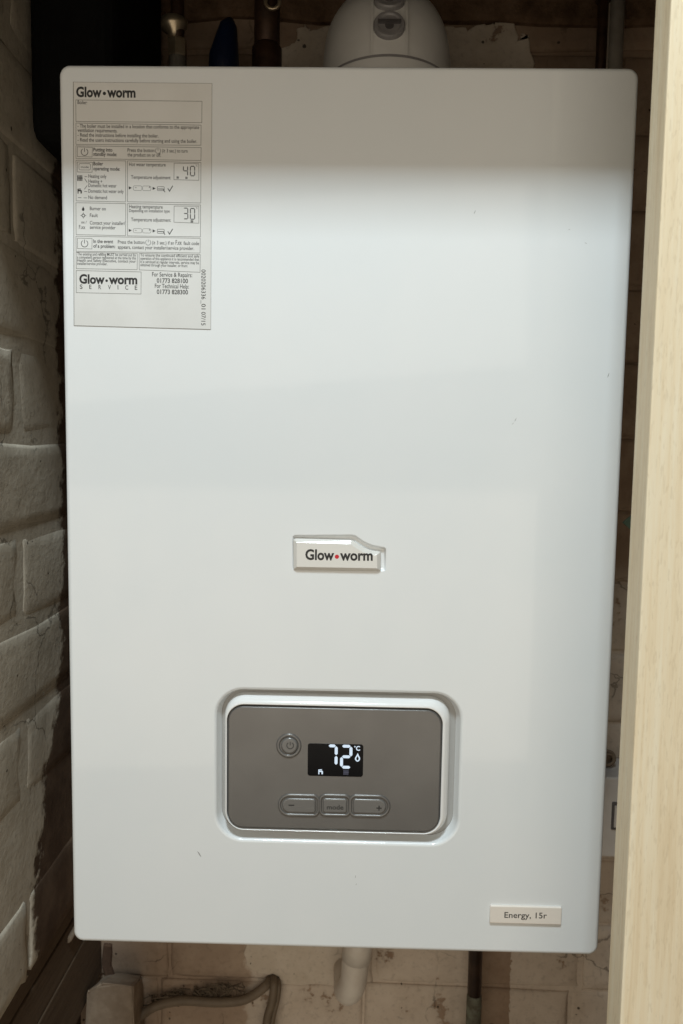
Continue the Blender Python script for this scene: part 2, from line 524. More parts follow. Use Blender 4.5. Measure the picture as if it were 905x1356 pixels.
def flame(bm, c, s, y, inner=True):
    x, z = c
    L = [(0.05, 1.25), (0.30, .6), (.62, .05), (.62, -.5), (.3, -.95), (0, -1.05)]
    Rr = [(-.3, -.95), (-.62, -.5), (-.6, 0.0), (-.25, .55)]
    pts = [(x + a * s, z + b * s) for a, b in L + Rr]
    if inner: stroke(bm, pts, s * 0.42, y, True)
    else: flat(bm, pts, y)
def tick(bm, c, s, w, y):
    stroke(bm, [(c[0] - s, c[1] + .1 * s), (c[0] - .3 * s, c[1] - s), (c[0] + s, c[1] + 1.1 * s)], w, y)
def tri(bm, c, s, y):
    flat(bm, [(c[0] - s, c[1] - s), (c[0] + s, c[1]), (c[0] - s, c[1] + s)], y)

# ---------------------------------------------------------------- the setting
bm = bmesh.new(); box(bm, -1.6, -1.8, -1.16, 1.6, 1.0, -1.10)
tag(link('floor', bm, M_floor), kind='structure')  # out of view, added to stop ambient light leaking up
bm = bmesh.new(); box(bm, -0.42, -0.09, 0.60, 0.50, 0.40, 0.63)
tag(link('ceiling', bm, M_oldwood), kind='structure')  # out of view, put in to keep the top of the back wall dark
bm = bmesh.new(); box(bm, 0.36, -0.09, -1.1, 0.42, 0.36, 0.60)
tag(link('side_wall', bm, M_dark_render), kind='structure')  # out of view, put in to keep the right-hand gap dark

def brick_mesh(L, H, D, seed, m, worn=0.0016, soft=0.0030):
    """one worn brick: a rounded, slightly lumpy face with knocked edges, sides running back; face towards -y"""
    rnd = random.Random(seed)
    us = [0, .0035, .012] + [L * t for t in ((.36, .64) if L > .15 else (.5,))] + [L - .012, L - .0035, L]
    ws = [0, .0032, .011, H / 2, H - .011, H - .0032, H]
    prof = {0: soft, 1: soft * .28, 2: 0.0}
    bm = bmesh.new()
    nu, nw = len(us), len(ws)
    g = []
    for i, u in enumerate(us):
        col = []
        for j, w in enumerate(ws):
            e = max(prof.get(min(i, nu - 1 - i), 0), prof.get(min(j, nw - 1 - j), 0))
            k = worn if 0 < e else worn * .4
            col.append(bm.verts.new((u - L / 2 + rnd.uniform(-k, k), e + rnd.uniform(-.0004, .0005), w - H / 2 + rnd.uniform(-k, k))))
        g.append(col)
    for i in range(nu - 1):
        for j in range(nw - 1):
            bm.faces.new((g[i][j], g[i + 1][j], g[i + 1][j + 1], g[i][j + 1]))
    rim_ = [g[i][0] for i in range(nu)] + [g[-1][j] for j in range(1, nw)] + [g[i][-1] for i in range(nu - 2, -1, -1)] + [g[0][j] for j in range(nw - 2, 0, -1)]
    bk = [bm.verts.new((v.co.x, D, v.co.z)) for v in rim_]
    for i in range(len(rim_)):
        k = (i + 1) % len(rim_)
        bm.faces.new((rim_[i], bk[i], bk[k], rim_[k]))
    bmesh.ops.recalc_face_normals(bm, faces=bm.faces[:])
    me = bpy.data.meshes.new('brick')
    bm.to_mesh(me); bm.free()
    for p in me.polygons: p.use_smooth = p.center.y < soft + .002
    me.materials.append(m)
    return me

# left wall: face at x = -0.256, joints every 75 mm, painted thickly so the joints are shallow
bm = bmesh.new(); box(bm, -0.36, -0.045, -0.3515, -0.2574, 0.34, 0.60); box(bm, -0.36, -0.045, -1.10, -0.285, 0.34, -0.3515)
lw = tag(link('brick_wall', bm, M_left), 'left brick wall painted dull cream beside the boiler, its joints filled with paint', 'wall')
LM = {('s', k): brick_mesh(0.214, 0.067, 0.05, 10 + k, M_left, 0.0022, 0.0016) for k in range(4)}
LM.update({('h', k): brick_mesh(0.104, 0.067, 0.05, 20 + k, M_left, 0.0022, 0.0016) for k in range(3)})
def put_brick(me, parent, loc, rz=0.0, m=None):
    o = bpy.data.objects.new('brick', me)
    COL.objects.link(o)
    o.parent = parent
    o.location = loc
    o.rotation_euler = (random.uniform(-.008, .008), random.uniform(-.012, .012), rz + random.uniform(-.006, .006))
    return o
z = 0.061 - 6 * 0.075
row = 0
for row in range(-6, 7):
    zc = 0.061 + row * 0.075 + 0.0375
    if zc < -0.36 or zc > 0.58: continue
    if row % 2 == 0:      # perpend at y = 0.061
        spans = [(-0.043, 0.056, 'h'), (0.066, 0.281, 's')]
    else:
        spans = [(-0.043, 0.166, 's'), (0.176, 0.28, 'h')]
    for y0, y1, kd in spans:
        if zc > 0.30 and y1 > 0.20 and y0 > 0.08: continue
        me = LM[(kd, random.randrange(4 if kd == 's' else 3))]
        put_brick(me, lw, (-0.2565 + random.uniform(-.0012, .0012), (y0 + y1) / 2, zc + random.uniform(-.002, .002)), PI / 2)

# back wall
bm = bmesh.new(); box(bm, -0.32, 0.2530, -1.10, 0.42, 0.36, 0.60)
bw = tag(link('brick_wall', bm, M_back), 'back brick wall behind the boiler with flaking pale paint and bare brown patches', 'wall')
BM = {('s', k): brick_mesh(0.2215, 0.0722, 0.05, 40 + k, M_back, 0.0013, 0.0026) for k in range(5)}
for row in range(-3, 15):
    z0 = -0.5285 + row * 0.075
    if z0 > 0.56: continue
    off = 0.0395 if row % 2 == 0 else 0.145
    if row == -1: off = 0.028
    for k in range(-3, 4):
        xc = off + 0.1125 + k * 0.225
        if xc < -0.36 or xc > 0.42: continue
        put_brick(BM[('s', random.randrange(5))], bw, (xc, 0.25 + random.uniform(-.0012, .0012), z0 + 0.0375))

# bare render with a rough ledge high on the back wall, and the old paint left on it
def slab(name, poly, yb, yf, m, parent, ragged=0.0015, sub=4, bev=0.0008):
    P = []
    for i in range(len(poly)):
        a = Vector(poly[i]); b = Vector(poly[(i + 1) % len(poly)])
        for k in range(sub):
            q = a.lerp(b, k / sub)
            P.append((q.x + random.uniform(-ragged, ragged), q.y + random.uniform(-ragged, ragged)))
    P = ccw(P)
    bm = bmesh.new()
    loops(bm, [at(P, yb), at(P, yf + bev), at(inset(P, bev), yf)], cap1=True, smooth=False)
    return link(name, bm, m, parent)
slab('render_band', [(-0.25, 0.474), (0.352, 0.470), (0.352, 0.56), (-0.25, 0.56)], 0.252, 0.240, M_dark_render, bw, 0.003, 14, 0.004)
slab('paint_patch', [(-0.0705,0.4160), (-0.0693,0.4487), (-0.0559,0.4531), (-0.0553,0.4644), (-0.0457,0.4694), (-0.0411,0.4637), (-0.0278,0.4687), (-0.0055,0.4660), (0.0027,0.4164)], 0.252, 0.2470, M_patch, bw)
slab('paint_patch', [(0.0698,0.4132), (0.0685,0.4663), (0.0980,0.4686), (0.1129,0.4658), (0.1274,0.4715), (0.1385,0.4716), (0.1435,0.4758), (0.1568,0.4730), (0.1626,0.4562), (0.1660,0.4632), (0.1721,0.4583), (0.1773,0.4344), (0.1766,0.4138)], 0.252, 0.2470, M_patch, bw)
slab('paint_patch', [(-0.1016,-0.4592), (-0.1023,-0.4958), (-0.0980,-0.5115), (-0.0880,-0.5173), (-0.0664,-0.5193), (-0.0630,-0.5298), (0.0182,-0.5291), (0.0252,-0.4556)], 0.252, 0.2475, M_patch, bw)
slab('rust_patch', [(-0.2570,-0.4898), (-0.2478,-0.4896), (-0.2475,-0.5336), (-0.2527,-0.5497), (-0.2584,-0.5339)], 0.252, 0.2452, M_rust, bw, 0.0025)

# boards along the foot of the left wall
for i, (za, zb, xo) in enumerate(((-0.354, -0.410, 0.0), (-0.4112, -0.449, 0.0012), (-0.4502, -0.520, 0.0022))):
    bm = bmesh.new()
    box(bm, -0.284, -0.06, zb, -0.2620 + xo, 0.246, za)
    bevel(bm, 0.0012)
    o = link('timber_board', bm, M_oldwood)
    tag(o, ('upper dark old board along the foot of the left wall, just under the cream paint',
            'narrow middle dark board between two wider ones at the foot of the left wall',
            'lowest dark old board at the foot of the left wall, beside the brown block')[i], 'board', 'old boards at the foot of the left wall')

# brown block standing in the lower left corner
bm = bmesh.new()
P = [(-0.2549,-0.4986), (-0.2401,-0.4900), (-0.2083,-0.4915), (-0.2061,-0.5864), (-0.2609,-0.5882)]
Q = [(-0.2574,-0.5252), (-0.2433,-0.5205), (-0.2154,-0.5231), (-0.2096,-0.6175), (-0.2653,-0.6193)]
loops(bm, [at(ccw(P), 0.19), at(ccw(Q), 0.246)], cap0=True, cap1=True, smooth=False)
bevel(bm, 0.002)
bmesh.ops.subdivide_edges(bm, edges=bm.edges[:], cuts=1)
for v in bm.verts: v.co += Vector([random.uniform(-.0012, .0012) for _ in range(3)])
tag(link('stone_block', bm, M_block), 'rough brown block in the lower left corner below the boiler', 'block')

# ---------------------------------------------------------------- timber around the cupboard opening
bm = bmesh.new()
box(bm, 0.1668, -0.122, -1.10, 0.290, -0.100, 0.60)
bevel(bm, 0.0009, 2)
tag(link('timber_post', bm, M_pine), 'pale planed timber upright standing in front of the boiler on the right', 'timber post')
bm = bmesh.new()
box(bm, -0.42, -0.098, 0.3585, 0.42, -0.076, 0.60)
bevel(bm, 0.001, 2)
tag(link('door_head', bm, M_pine), 'pale timber board across the top of the cupboard opening, above the boiler', 'door head')

# ---------------------------------------------------------------- boiler
boiler = empty('wall_boiler', (0, 0.12, -0.313))
tag(boiler, 'white wall hung gas boiler with a grey control panel, in a brick alcove', 'boiler')
HW, HH = 0.195, 0.3131
panel_hole = rrect((-0.08977,-0.23199)[0], (-0.08977,-0.23199)[1], (0.09101,-0.11511)[0], (0.09101,-0.11511)[1], 0.0220, 10)
badge_out = ccw([(-0.03410,-0.00692), (-0.03374,-0.00501), (-0.03196,-0.00394), (0.00836,-0.00305), (0.01092,-0.00348), (0.01454,-0.00589), (0.01836,-0.00829), (0.02311,-0.01011), (0.02850,-0.01116), (0.03162,-0.01167), (0.03306,-0.01279), (0.03326,-0.02766), (0.03254,-0.02902), (0.03103,-0.02943), (-0.03171,-0.02981), (-0.03342,-0.02926), (-0.03391,-0.02793)])
bm = bmesh.new()
oc = rrect(-HW, -HH, HW, HH, 0.0075, 8)
rings = [at(oc, 0.25), at(oc, 0.0032)]
for k in range(1, 7):
    a = PI / 2 * k / 6
    rings.append(at(inset(oc, 0.0032 * (1 - math.cos(a))), 0.0032 * (1 - math.sin(a))))
vs = loops(bm, rings, cap0=True)
def rim(poly, depth, run, lip, steps=4):
    """pressed recess: rolled lip, sloping wall"""
    rr = []
    for k in range(steps + 1):
        a = PI / 2 * k / steps
        rr.append(at(inset(poly, lip * math.sin(a)), lip * (1 - math.cos(a))))
    rr.append(at(inset(poly, lip + run), depth))
    return rr
h1 = loops(bm, rim(panel_hole, 0.0085, 0.0022, 0.0024))
h2 = loops(bm, rim(badge_out, 0.0028, 0.0012, 0.0008), cap1=True)
def edges_of(vl):
    return [bm.edges.get((vl[i - 1], vl[i])) for i in range(len(vl))]
bm.edges.ensure_lookup_table()
bmesh.ops.triangle_fill(bm, use_beauty=True, edges=edges_of(vs[-1]) + edges_of(h1[0]) + edges_of(h2[0]), normal=(0, -1, 0))
link('casing', bm, M_white, boiler)

# --- control panel
cp_out = rrect((-0.08257,-0.22363)[0], (-0.08257,-0.22363)[1], (0.08209,-0.12184)[0], (0.08209,-0.12184)[1], 0.0160, 10)
cp = empty('control_panel', (0, 0.003, -0.156))
cp.parent = boiler
cp.matrix_parent_inverse = Matrix.Translation(-Vector(boiler.location))
# white surround, then a step coloured dark for the gap's shade, then the grey face
bm = bmesh.new()
gp = rrect((-0.07865,-0.21945)[0], (-0.07865,-0.21945)[1], (0.07484,-0.12878)[0], (0.07484,-0.12878)[1], 0.011, 10)
gb = rrect((-0.07974,-0.22107)[0], (-0.07974,-0.22107)[1], (0.07587,-0.12744)[0], (0.07587,-0.12744)[1], 0.0125, 10)
co = cp_out
def blend(a, b, t): return [(p[0] + (q[0] - p[0]) * t, p[1] + (q[1] - p[1]) * t) for p, q in zip(a, b)]
loops(bm, [at(inset(co, -0.0002), 0.0092), at(co, 0.0070), at(blend(co, gb, .12), 0.0030), at(blend(co, gb, .32), 0.0006), at(blend(co, gb, .62), -0.0014),
           at(blend(co, gb, .88), -0.0022), at(gb, -0.0020), at(gb, 0.0010)])
link('surround', bm, M_trim, cp)
bm = bmesh.new()
loops(bm, [at(inset(co, -0.0105), 0.0088), at(inset(co, 0.002), 0.0088)])
link('recess_tray', bm, M_tray, cp)  # grey floor colour adds to the real shade in the groove
plate('gap_step', inset(gb, 0.00012), 0.004, 0.0002, 0.0005, M_gap, cp)
plate('face_plate', gp, 0.003, -0.0026, 0.0009, M_grey, cp)
YF = -0.0026
def annulus(name, poly, w, h, m, parent, y=YF, steps=6):
    """low rounded rib following an outline"""
    poly = ccw(poly)
    bm = bmesh.new()
    rr = []
    for k in range(steps + 1):
        a = PI * k / steps
        rr.append(at(inset(poly, w * (1 - math.cos(a)) / 2), y + 0.0001 - h * math.sin(a)))
    loops(bm, rr)
    return link(name, bm, m, parent)
# power button
pc = (-0.03466,-0.15700)
annulus('button_rim', circ(pc[0], pc[1], 0.0092, 40), 0.0028, 0.0011, M_grey, cp)
plate('power_button', circ(pc[0] + 0.0004, pc[1] + 0.0002, 0.0062, 40), YF + .001, YF - 0.0016, 0.0016, M_button, cp, 5)
bm = bmesh.new(); power(bm, (-0.03360,-0.15629), 0.0024, 0.0006, YF - 0.00165); face_front(bm)
link('power_symbol', bm, M_ink, cp, False)
# lower row of buttons
def dshape(tl, br, side):
    (x0, z1), (x1, z0) = tl, br
    h = (z1 - z0) / 2; zc = (z0 + z1) / 2; rs = 0.0022
    out = []
    if side == 'm': return rrect(x0, z0, x1, z1, rs, 5)
    for k in range(21):
        a = R(90 + 180 * k / 20)
        out.append((x0 + h + h * math.cos(a), zc + h * math.sin(a)))
    for cx, cz, a0 in ((x1 - rs, z0 + rs, 270), (x1 - rs, z1 - rs, 0)):
        for k in range(6):
            a = R(a0 + 90 * k / 5); out.append((cx + rs * math.cos(a), cz + rs * math.sin(a)))
    if side == 'r': out = [(x0 + x1 - x, z) for x, z in out][::-1]
    return out
for nm, tl, br, sd in (('minus_button', (-0.03968,-0.19553), (-0.01433,-0.20729), 'l'), ('mode_button', (-0.00993,-0.19494), (0.00845,-0.20672), 'm'), ('plus_button', (0.01201,-0.19481), (0.03683,-0.20670), 'r')):
    sh = ccw(dshape(tl, br, sd))
    annulus('button_rim', inset(sh, -0.0027), 0.0024, 0.0012, M_grey, cp)
    plate(nm, inset(sh, 0.0004), YF + .001, YF - 0.0013, 0.0012, M_button, cp, 4)
YB = YF - 0.00135
bm = bmesh.new()
stroke(bm, [(-0.03440,-0.20110), (-0.03024,-0.20100)], 0.0009, YB)
face_front(bm); link('minus_symbol', bm, M_ink, cp, False)
bm = bmesh.new()
stroke(bm, [(0.02924,-0.20161), (0.03312,-0.20165)], 0.0009, YB)
stroke(bm, [(0.03121,-0.19975), (0.03115,-0.20351)], 0.0009, YB - 0.00002)
face_front(bm); link('plus_symbol', bm, M_ink, cp, False)
bm = bmesh.new(); text(bm, 'mode', (-0.00660,-0.20347), (0.00545,-0.20331), 0.0034, YB, 0.006); face_front(bm)
link('mode_lettering', bm, M_ink, cp, False)
# display
dtl, dbr = (-0.02095,-0.15490), (0.01909,-0.17914)
plate('display_screen', rrect(dtl[0], dbr[1], dbr[0], dtl[1], 0.0019, 6), YF + .001, YF - 0.00025, 0.0002, M_screen, cp, 2)
YD = YF - 0.0003
sw = 0.0000
bm = bmesh.new()
a, b = (-0.00624,-0.17064), (-0.00044,-0.15635)
digit(bm, '7', a[0], a[1], b[0] - a[0], b[1] - a[1], 0.00215, YD)
face_front(bm); link('display_digit', bm, M_lcd, cp, False)
bm = bmesh.new()
a, b = (0.00351,-0.17206), (0.01019,-0.15638)
digit(bm, '2', a[0], a[1], b[0] - a[0], b[1] - a[1], 0.00215, YD)
face_front(bm); link('display_digit', bm, M_lcd, cp, False)
bm = bmesh.new()
text(bm, 'C', (0.01383,-0.15945), (0.01675,-0.15938), 0.0033, YD, 0.02)
c0 = (0.01299,-0.15659); stroke(bm, circ(c0[0], c0[1], 0.0004, 10), 0.00035, YD, True)
face_front(bm); link('degree_symbol', bm, M_lcd, cp, False)
bm = bmesh.new(); flame(bm, (0.01499,-0.16491), 0.0022, YD); face_front(bm); link('flame_symbol', bm, M_lcd, cp, False)
bm = bmesh.new(); tap(bm, (-0.01124,-0.17586), 0.0019, YD); face_front(bm); link('tap_symbol', bm, M_lcd, cp, False)
bm = bmesh.new(); radiator(bm, (0.00690,-0.17584), 0.0019, YD); face_front(bm)
link('radiator_symbol', bm, M_lcd_dim, cp, False)

# --- maker's badge
def fill_in(poly, d):
    """inset that drops points which would fold over"""
    q = inset(poly, d)
    out = list(q)
    for _ in range(4):
        for i in range(len(out)):
            a, b = Vector(out[i - 1]), Vector(out[i])
            p, r_ = Vector(poly[i - 1]), Vector(poly[i])
            if (b - a).dot(r_ - p) <= 0:
                m = (a + b) / 2
                out[i - 1] = tuple(m + (p - r_) * .01); out[i] = tuple(m + (r_ - p) * .01)
    return out
bd = ccw([(-0.03305,-0.00862), (-0.03287,-0.00747), (-0.03155,-0.00669), (0.00796,-0.00705), (0.00948,-0.00759), (0.01272,-0.00991), (0.01749,-0.01268), (0.02224,-0.01422), (0.02858,-0.01506), (0.02888,-0.01610), (0.02902,-0.02831), (0.02837,-0.02900), (-0.03152,-0.02923), (-0.03277,-0.02848)])
bd_in = fill_in(bd, 0.0027); bd_in2 = fill_in(bd, 0.0030)
bm = bmesh.new()
loops(bm, [at(bd, 0.0035), at(bd, -0.0004), at(inset(bd, 0.0003), -0.0009), at(bd_in, -0.0026), at(bd_in2, -0.0027)], cap0=True, smooth=False)
vi = [bm.verts.new((x, -0.0027, z)) for x, z in bd_in2]
bm.verts.ensure_lookup_table()
ei = [bm.edges.new((vi[i - 1], vi[i])) for i in range(len(vi))]
bmesh.ops.triangle_fill(bm, use_beauty=True, edges=ei, normal=(0, -1, 0))
badge = link('badge', bm, M_badge, boiler)
def sub(o, parent):
    o.parent = parent; o.matrix_parent_inverse = parent.matrix_world.inverted() if parent.type == 'MESH' and False else Matrix()
    return o
bm = bmesh.new()
YG = -0.00276
text(bm, 'Glow', (-0.02430,-0.02115), (-0.00393,-0.02126), 0.0072, YG, 0.022)
text(bm, 'worm', (0.00024,-0.02129), (0.02331,-0.02097), 0.0072, YG, 0.022)
face_front(bm); sub(link('badge_lettering', bm, M_ink, None, False), badge)
bm = bmesh.new(); c0 = (-0.00197,-0.01884); flat(bm, circ(c0[0], c0[1], 0.0015, 20), YG); face_front(bm)
sub(link('badge_dot', bm, M_red, None, False), badge)

# --- model name plate
tl, br = (0.11411,-0.27502), (0.16650,-0.28854)
npl = plate('name_plate', rrect(tl[0], br[1], br[0], tl[1], 0.0009, 3), 0.001, -0.0017, 0.0007, M_plate, boiler)
bm = bmesh.new(); text(bm, 'Energy, 15r', (0.12468,-0.28390), (0.15569,-0.28359), 0.0044, -0.00176, 0.0); face_front(bm)
sub(link('name_lettering', bm, M_ink_soft, None, False), npl)

# --- instruction sticker
st = plate('instruction_sticker', [(-0.18536,0.30130), (-0.09083,0.30092), (-0.09168,0.13774), (-0.18723,0.13924)], 0.0004, -0.00018, 0.00008, M_paper, boiler, 1)
YS = -0.00021
w1 = 0.00030
def mark(name, m, fn, *args):
    """one printed item of the sticker"""
    bm = bmesh.new(); fn(bm, *args); face_front(bm)
    return sub(link(name, bm, m, None, False), st)
def q4(a, b, c, d, w=w1): mark('ruled_box', M_ink_line, stroke, [a, b, c, d], w, YS, True)
mark('rule', M_ink_line, stroke, [(-0.18536,0.30130), (-0.09083,0.30092), (-0.09168,0.13774)], 0.00018, YS)
mark('rule', M_ink_line, stroke, [(-0.18488,0.30130), (-0.18699,0.13948)], 0.00034, YS)
mark('rule', M_ink_line, stroke, [(-0.18711,0.13948), (-0.09193,0.13797)], 0.00034, YS - .00001)
q4((-0.18339,0.28973), (-0.09760,0.28934), (-0.09774,0.27547), (-0.18349,0.27570))
q4((-0.18351,0.27467), (-0.09822,0.27387), (-0.09835,0.26073), (-0.18373,0.26069))
q4((-0.18375,0.25977), (-0.09823,0.25924), (-0.09836,0.25075), (-0.18388,0.25148))
q4((-0.18279,0.25909), (-0.17247,0.25882), (-0.17280,0.25249), (-0.18289,0.25276))
q4((-0.18389,0.25033), (-0.14976,0.25013), (-0.15015,0.22306), (-0.18420,0.22346))
q4((-0.14856,0.25014), (-0.09837,0.24948), (-0.09852,0.22280), (-0.14883,0.22318))
q4((-0.18295,0.24919), (-0.17260,0.24903), (-0.17294,0.24245), (-0.18305,0.24260))
q4((-0.11668,0.24888), (-0.09980,0.24867), (-0.09982,0.23772), (-0.11685,0.23805))
q4((-0.18434,0.22223), (-0.15004,0.22194), (-0.15038,0.20059), (-0.18455,0.20097))
q4((-0.14884,0.22195), (-0.09864,0.22146), (-0.09879,0.20026), (-0.14905,0.20048))
q4((-0.11680,0.22060), (-0.09984,0.22063), (-0.09986,0.20935), (-0.11697,0.20989))
q4((-0.18469,0.19991), (-0.09891,0.19932), (-0.09905,0.18948), (-0.18472,0.18981))
q4((-0.18374,0.19863), (-0.17355,0.19849), (-0.17376,0.19145), (-0.18384,0.19170))
q4((-0.18474,0.18910), (-0.14237,0.18870), (-0.14259,0.17787), (-0.18479,0.17814))
q4((-0.14116,0.18871), (-0.09893,0.18843), (-0.09906,0.17655), (-0.14113,0.17776))
q4((-0.18493,0.17684), (-0.13981,0.17636), (-0.14005,0.16145), (-0.18504,0.16191))

mark('maker_lettering', M_ink, text, 'Glow', (-0.18312,0.29189), (-0.16569,0.29177), 0.0063, YS, 0.028)
mark('maker_lettering', M_ink, text, 'worm', (-0.16211,0.29179), (-0.14268,0.29168), 0.0063, YS, 0.028)
c0 = (-0.16387,0.29405); mark('lettering_dot', M_ink, flat, circ(c0[0], c0[1], 0.00115, 16), YS)
mark('maker_lettering', M_ink, text, 'Glow', (-0.18287,0.16834), (-0.16519,0.16817), 0.0060, YS, 0.028)
mark('maker_lettering', M_ink, text, 'worm', (-0.16239,0.16820), (-0.14255,0.16818), 0.0060, YS, 0.028)
c0 = (-0.16383,0.17020); mark('lettering_dot', M_ink, flat, circ(c0[0], c0[1], 0.0009, 16), YS)
for ch, a, b in (('4', (-0.11036,0.24075), (-0.10747,0.24700)), ('0', (-0.10557,0.24067), (-0.10268,0.24692)), ('3', (-0.11021,0.21217), (-0.10742,0.21929)), ('0', (-0.10564,0.21198), (-0.10273,0.21910))):
    mark('temperature_digit', M_ink, digit, ch, a[0], a[1], b[0] - a[0], b[1] - a[1], 0.00062, YS, 0.2)
for c in ((-0.14681,0.23237), (-0.13045,0.23215), (-0.14708,0.20413), (-0.13064,0.20393)): mark('arrow', M_ink, tri, c, 0.00105, YS)
for c in ((-0.11939,0.23213), (-0.11953,0.20357)): mark('tick_symbol', M_ink, tick, c, 0.0017, 0.00055, YS)
for c in ((-0.17792,0.25579), (-0.17881,0.19504)): mark('power_symbol', M_ink, power, c, 0.0023, 0.00042, YS)
mark('radiator_symbol', M_ink_soft, radiator, (-0.18131,0.23857), 0.0019, YS, 4)
mark('tap_symbol', M_ink, tap, (-0.18144,0.22999), 0.0017, YS)
mark('flame_symbol', M_ink, flame, (-0.17944,0.21819), 0.0014, YS, False)

C1 = 0.00235
def T(s, a, b, cap=C1, wt=0.0): mark('print_line', M_ink_soft, text, s, a, b, cap, YS, wt)
T('Boiler:', (-0.18224,0.28712), (-0.17567,0.28693))
T('- The boiler must be installed in a location that conforms to the appropriate', (-0.18248,0.27171), (-0.09953,0.27135))
T('ventilation requirements.', (-0.18252,0.26896), (-0.15532,0.26869))
T('- Read the instructions before installing the boiler.', (-0.18257,0.26586), (-0.12724,0.26556))
T('- Read the users instructions carefully before starting and using the boiler.', (-0.18262,0.26265), (-0.10098,0.26220))
T('Putting into', (-0.17190,0.25629), (-0.15882,0.25616), C1, .012)
T('standby mode:', (-0.17194,0.25342), (-0.15585,0.25319), C1, .012)
T('Press the button', (-0.14850,0.25612), (-0.13017,0.25602))
mark('power_symbol', M_ink_soft, power, (-0.12765,0.25696), 0.0018, 0.0003, YS)
T('(\u2265 3 sec.) to turn', (-0.12491,0.25595), (-0.10744,0.25585))
T('the product on or off.', (-0.14853,0.25313), (-0.12564,0.25296))
T('Boiler', (-0.17203,0.24708), (-0.16530,0.24701), C1, .012)
T('operating mode:', (-0.17207,0.24384), (-0.15379,0.24364), C1, .012)
T('mode', (-0.18060,0.24528), (-0.17519,0.24521), 0.0014)
T('Heating only', (-0.17552,0.23885), (-0.16311,0.23872))
T('Heating +', (-0.17556,0.23549), (-0.16605,0.23534))
T('Domestic hot water', (-0.17560,0.23271), (-0.15632,0.23252))
T('Domestic hot water only', (-0.17566,0.22900), (-0.15142,0.22885))
T('No demand', (-0.17572,0.22481), (-0.16292,0.22469))
for a, b in (((-0.18295,0.22557), (-0.18054,0.22559)), ((-0.17897,0.22548), (-0.17667,0.22550)), ((-0.17816,0.23952), (-0.17635,0.23953)), ((-0.17817,0.23836), (-0.17641,0.23571)), ((-0.17840,0.23118), (-0.17643,0.23374)), ((-0.17854,0.22967), (-0.17649,0.22969))):
    mark('dash', M_ink_soft, stroke, [a, b], 0.00035, YS)
T('Hot water temperature', (-0.14751,0.24680), (-0.12244,0.24665))
T('Temperature adjustment', (-0.14627,0.23839), (-0.11913,0.23826))
T('Heating temperature', (-0.14778,0.21894), (-0.12464,0.21879))
T('Depending on installation type', (-0.14781,0.21638), (-0.11983,0.21627), 0.0020)
T('Temperature adjustment', (-0.14653,0.21032), (-0.11926,0.21011))
T('Burner on', (-0.17486,0.21742), (-0.16386,0.21728))
T('Fault', (-0.17492,0.21287), (-0.16935,0.21280))
T('Contact your installer/', (-0.17499,0.20785), (-0.15055,0.20772))
T('service provider', (-0.17503,0.20492), (-0.15723,0.20474))
T('xx /', (-0.18104,0.20849), (-0.17716,0.20841), 0.0019)
T('F.xx', (-0.18255,0.20485), (-0.17818,0.20478), 0.0026)
c0 = (-0.17938,0.21376); mark('gear_symbol', M_ink_soft, stroke, circ(c0[0], c0[1], 0.0010, 10), 0.0005, YS, True)
for k in range(4):
    a = R(90 * k); mark('gear_tooth', M_ink_soft, stroke, [(c0[0] + .0012 * math.cos(a), c0[1] + .0012 * math.sin(a)), (c0[0] + .002 * math.cos(a), c0[1] + .002 * math.sin(a))], .0003, YS)
for a, b, c, d in (((-0.14475,0.23377), (-0.13888,0.23069), (-0.13838,0.23371), (-0.13263,0.23063)), ((-0.14501,0.20543), (-0.13911,0.20257), (-0.13860,0.20538), (-0.13282,0.20251))):
    mark('key_outline', M_ink_soft, pbox, a, b, 0.0002, YS, 0.0010)
    mark('key_outline', M_ink_soft, pbox, c, d, 0.0002, YS, 0.0010)
for a, b in (((-0.12828,0.23333), (-0.12349,0.23071)), ((-0.12846,0.20512), (-0.12364,0.20236))): mark('key_outline', M_ink_soft, pbox, a, b, 0.0003, YS, 0.0006)
for a, b in (((-0.12793,0.23183), (-0.12372,0.23175)), ((-0.12810,0.20360), (-0.12388,0.20353)), ((-0.12408,0.23140), (-0.12301,0.22967)), ((-0.12424,0.20317), (-0.12317,0.20143))): mark('dash', M_ink_soft, stroke, [a, b], 0.0005, YS - .00001)
for s_, a, b in (('-', (-0.14369,0.23193), (-0.14248,0.23194)), ('+', (-0.13418,0.23201), (-0.13298,0.23202)), ('-', (-0.14394,0.20369), (-0.14273,0.20370)), ('+', (-0.13439,0.20366), (-0.13318,0.20367))):
    T(s_, a, b, 0.0018)
mark('key_outline', M_ink_soft, pbox, (-0.18188,0.24816), (-0.17400,0.24395), 0.00025, YS, 0.001)
T('\u00b0C', (-0.10196,0.24681), (-0.10064,0.24682), 0.0012); T('\u00b0C', (-0.10201,0.21887), (-0.10069,0.21888), 0.0012)
for c in ((-0.11420,0.23945), (-0.10821,0.23927)): mark('radiator_symbol', M_ink_soft, radiator, c, 0.0008, YS, 3)
mark('radiator_symbol', M_ink_soft, radiator, (-0.10456,0.21047), 0.0009, YS, 3)
T('In the event', (-0.17274,0.19557), (-0.15903,0.19547), C1, .012)
T('of a problem:', (-0.17278,0.19240), (-0.15761,0.19219), C1, .012)
T('Press the button', (-0.15576,0.19526), (-0.13735,0.19520))
mark('power_symbol', M_ink_soft, power, (-0.13480,0.19617), 0.0018, 0.0003, YS)
T('(\u2265 3 sec.) if an', (-0.13215,0.19502), (-0.11703,0.19493))
T('F.xx', (-0.11595,0.19494), (-0.11172,0.19487), 0.0031)
T('fault code', (-0.11039,0.19488), (-0.09976,0.19475))
T('appears, contact your installer/service provider.', (-0.15580,0.19186), (-0.10315,0.19143))
T('The existing and refilling MUST be carried out by', (-0.18404,0.18711), (-0.14336,0.18681), 0.0019)
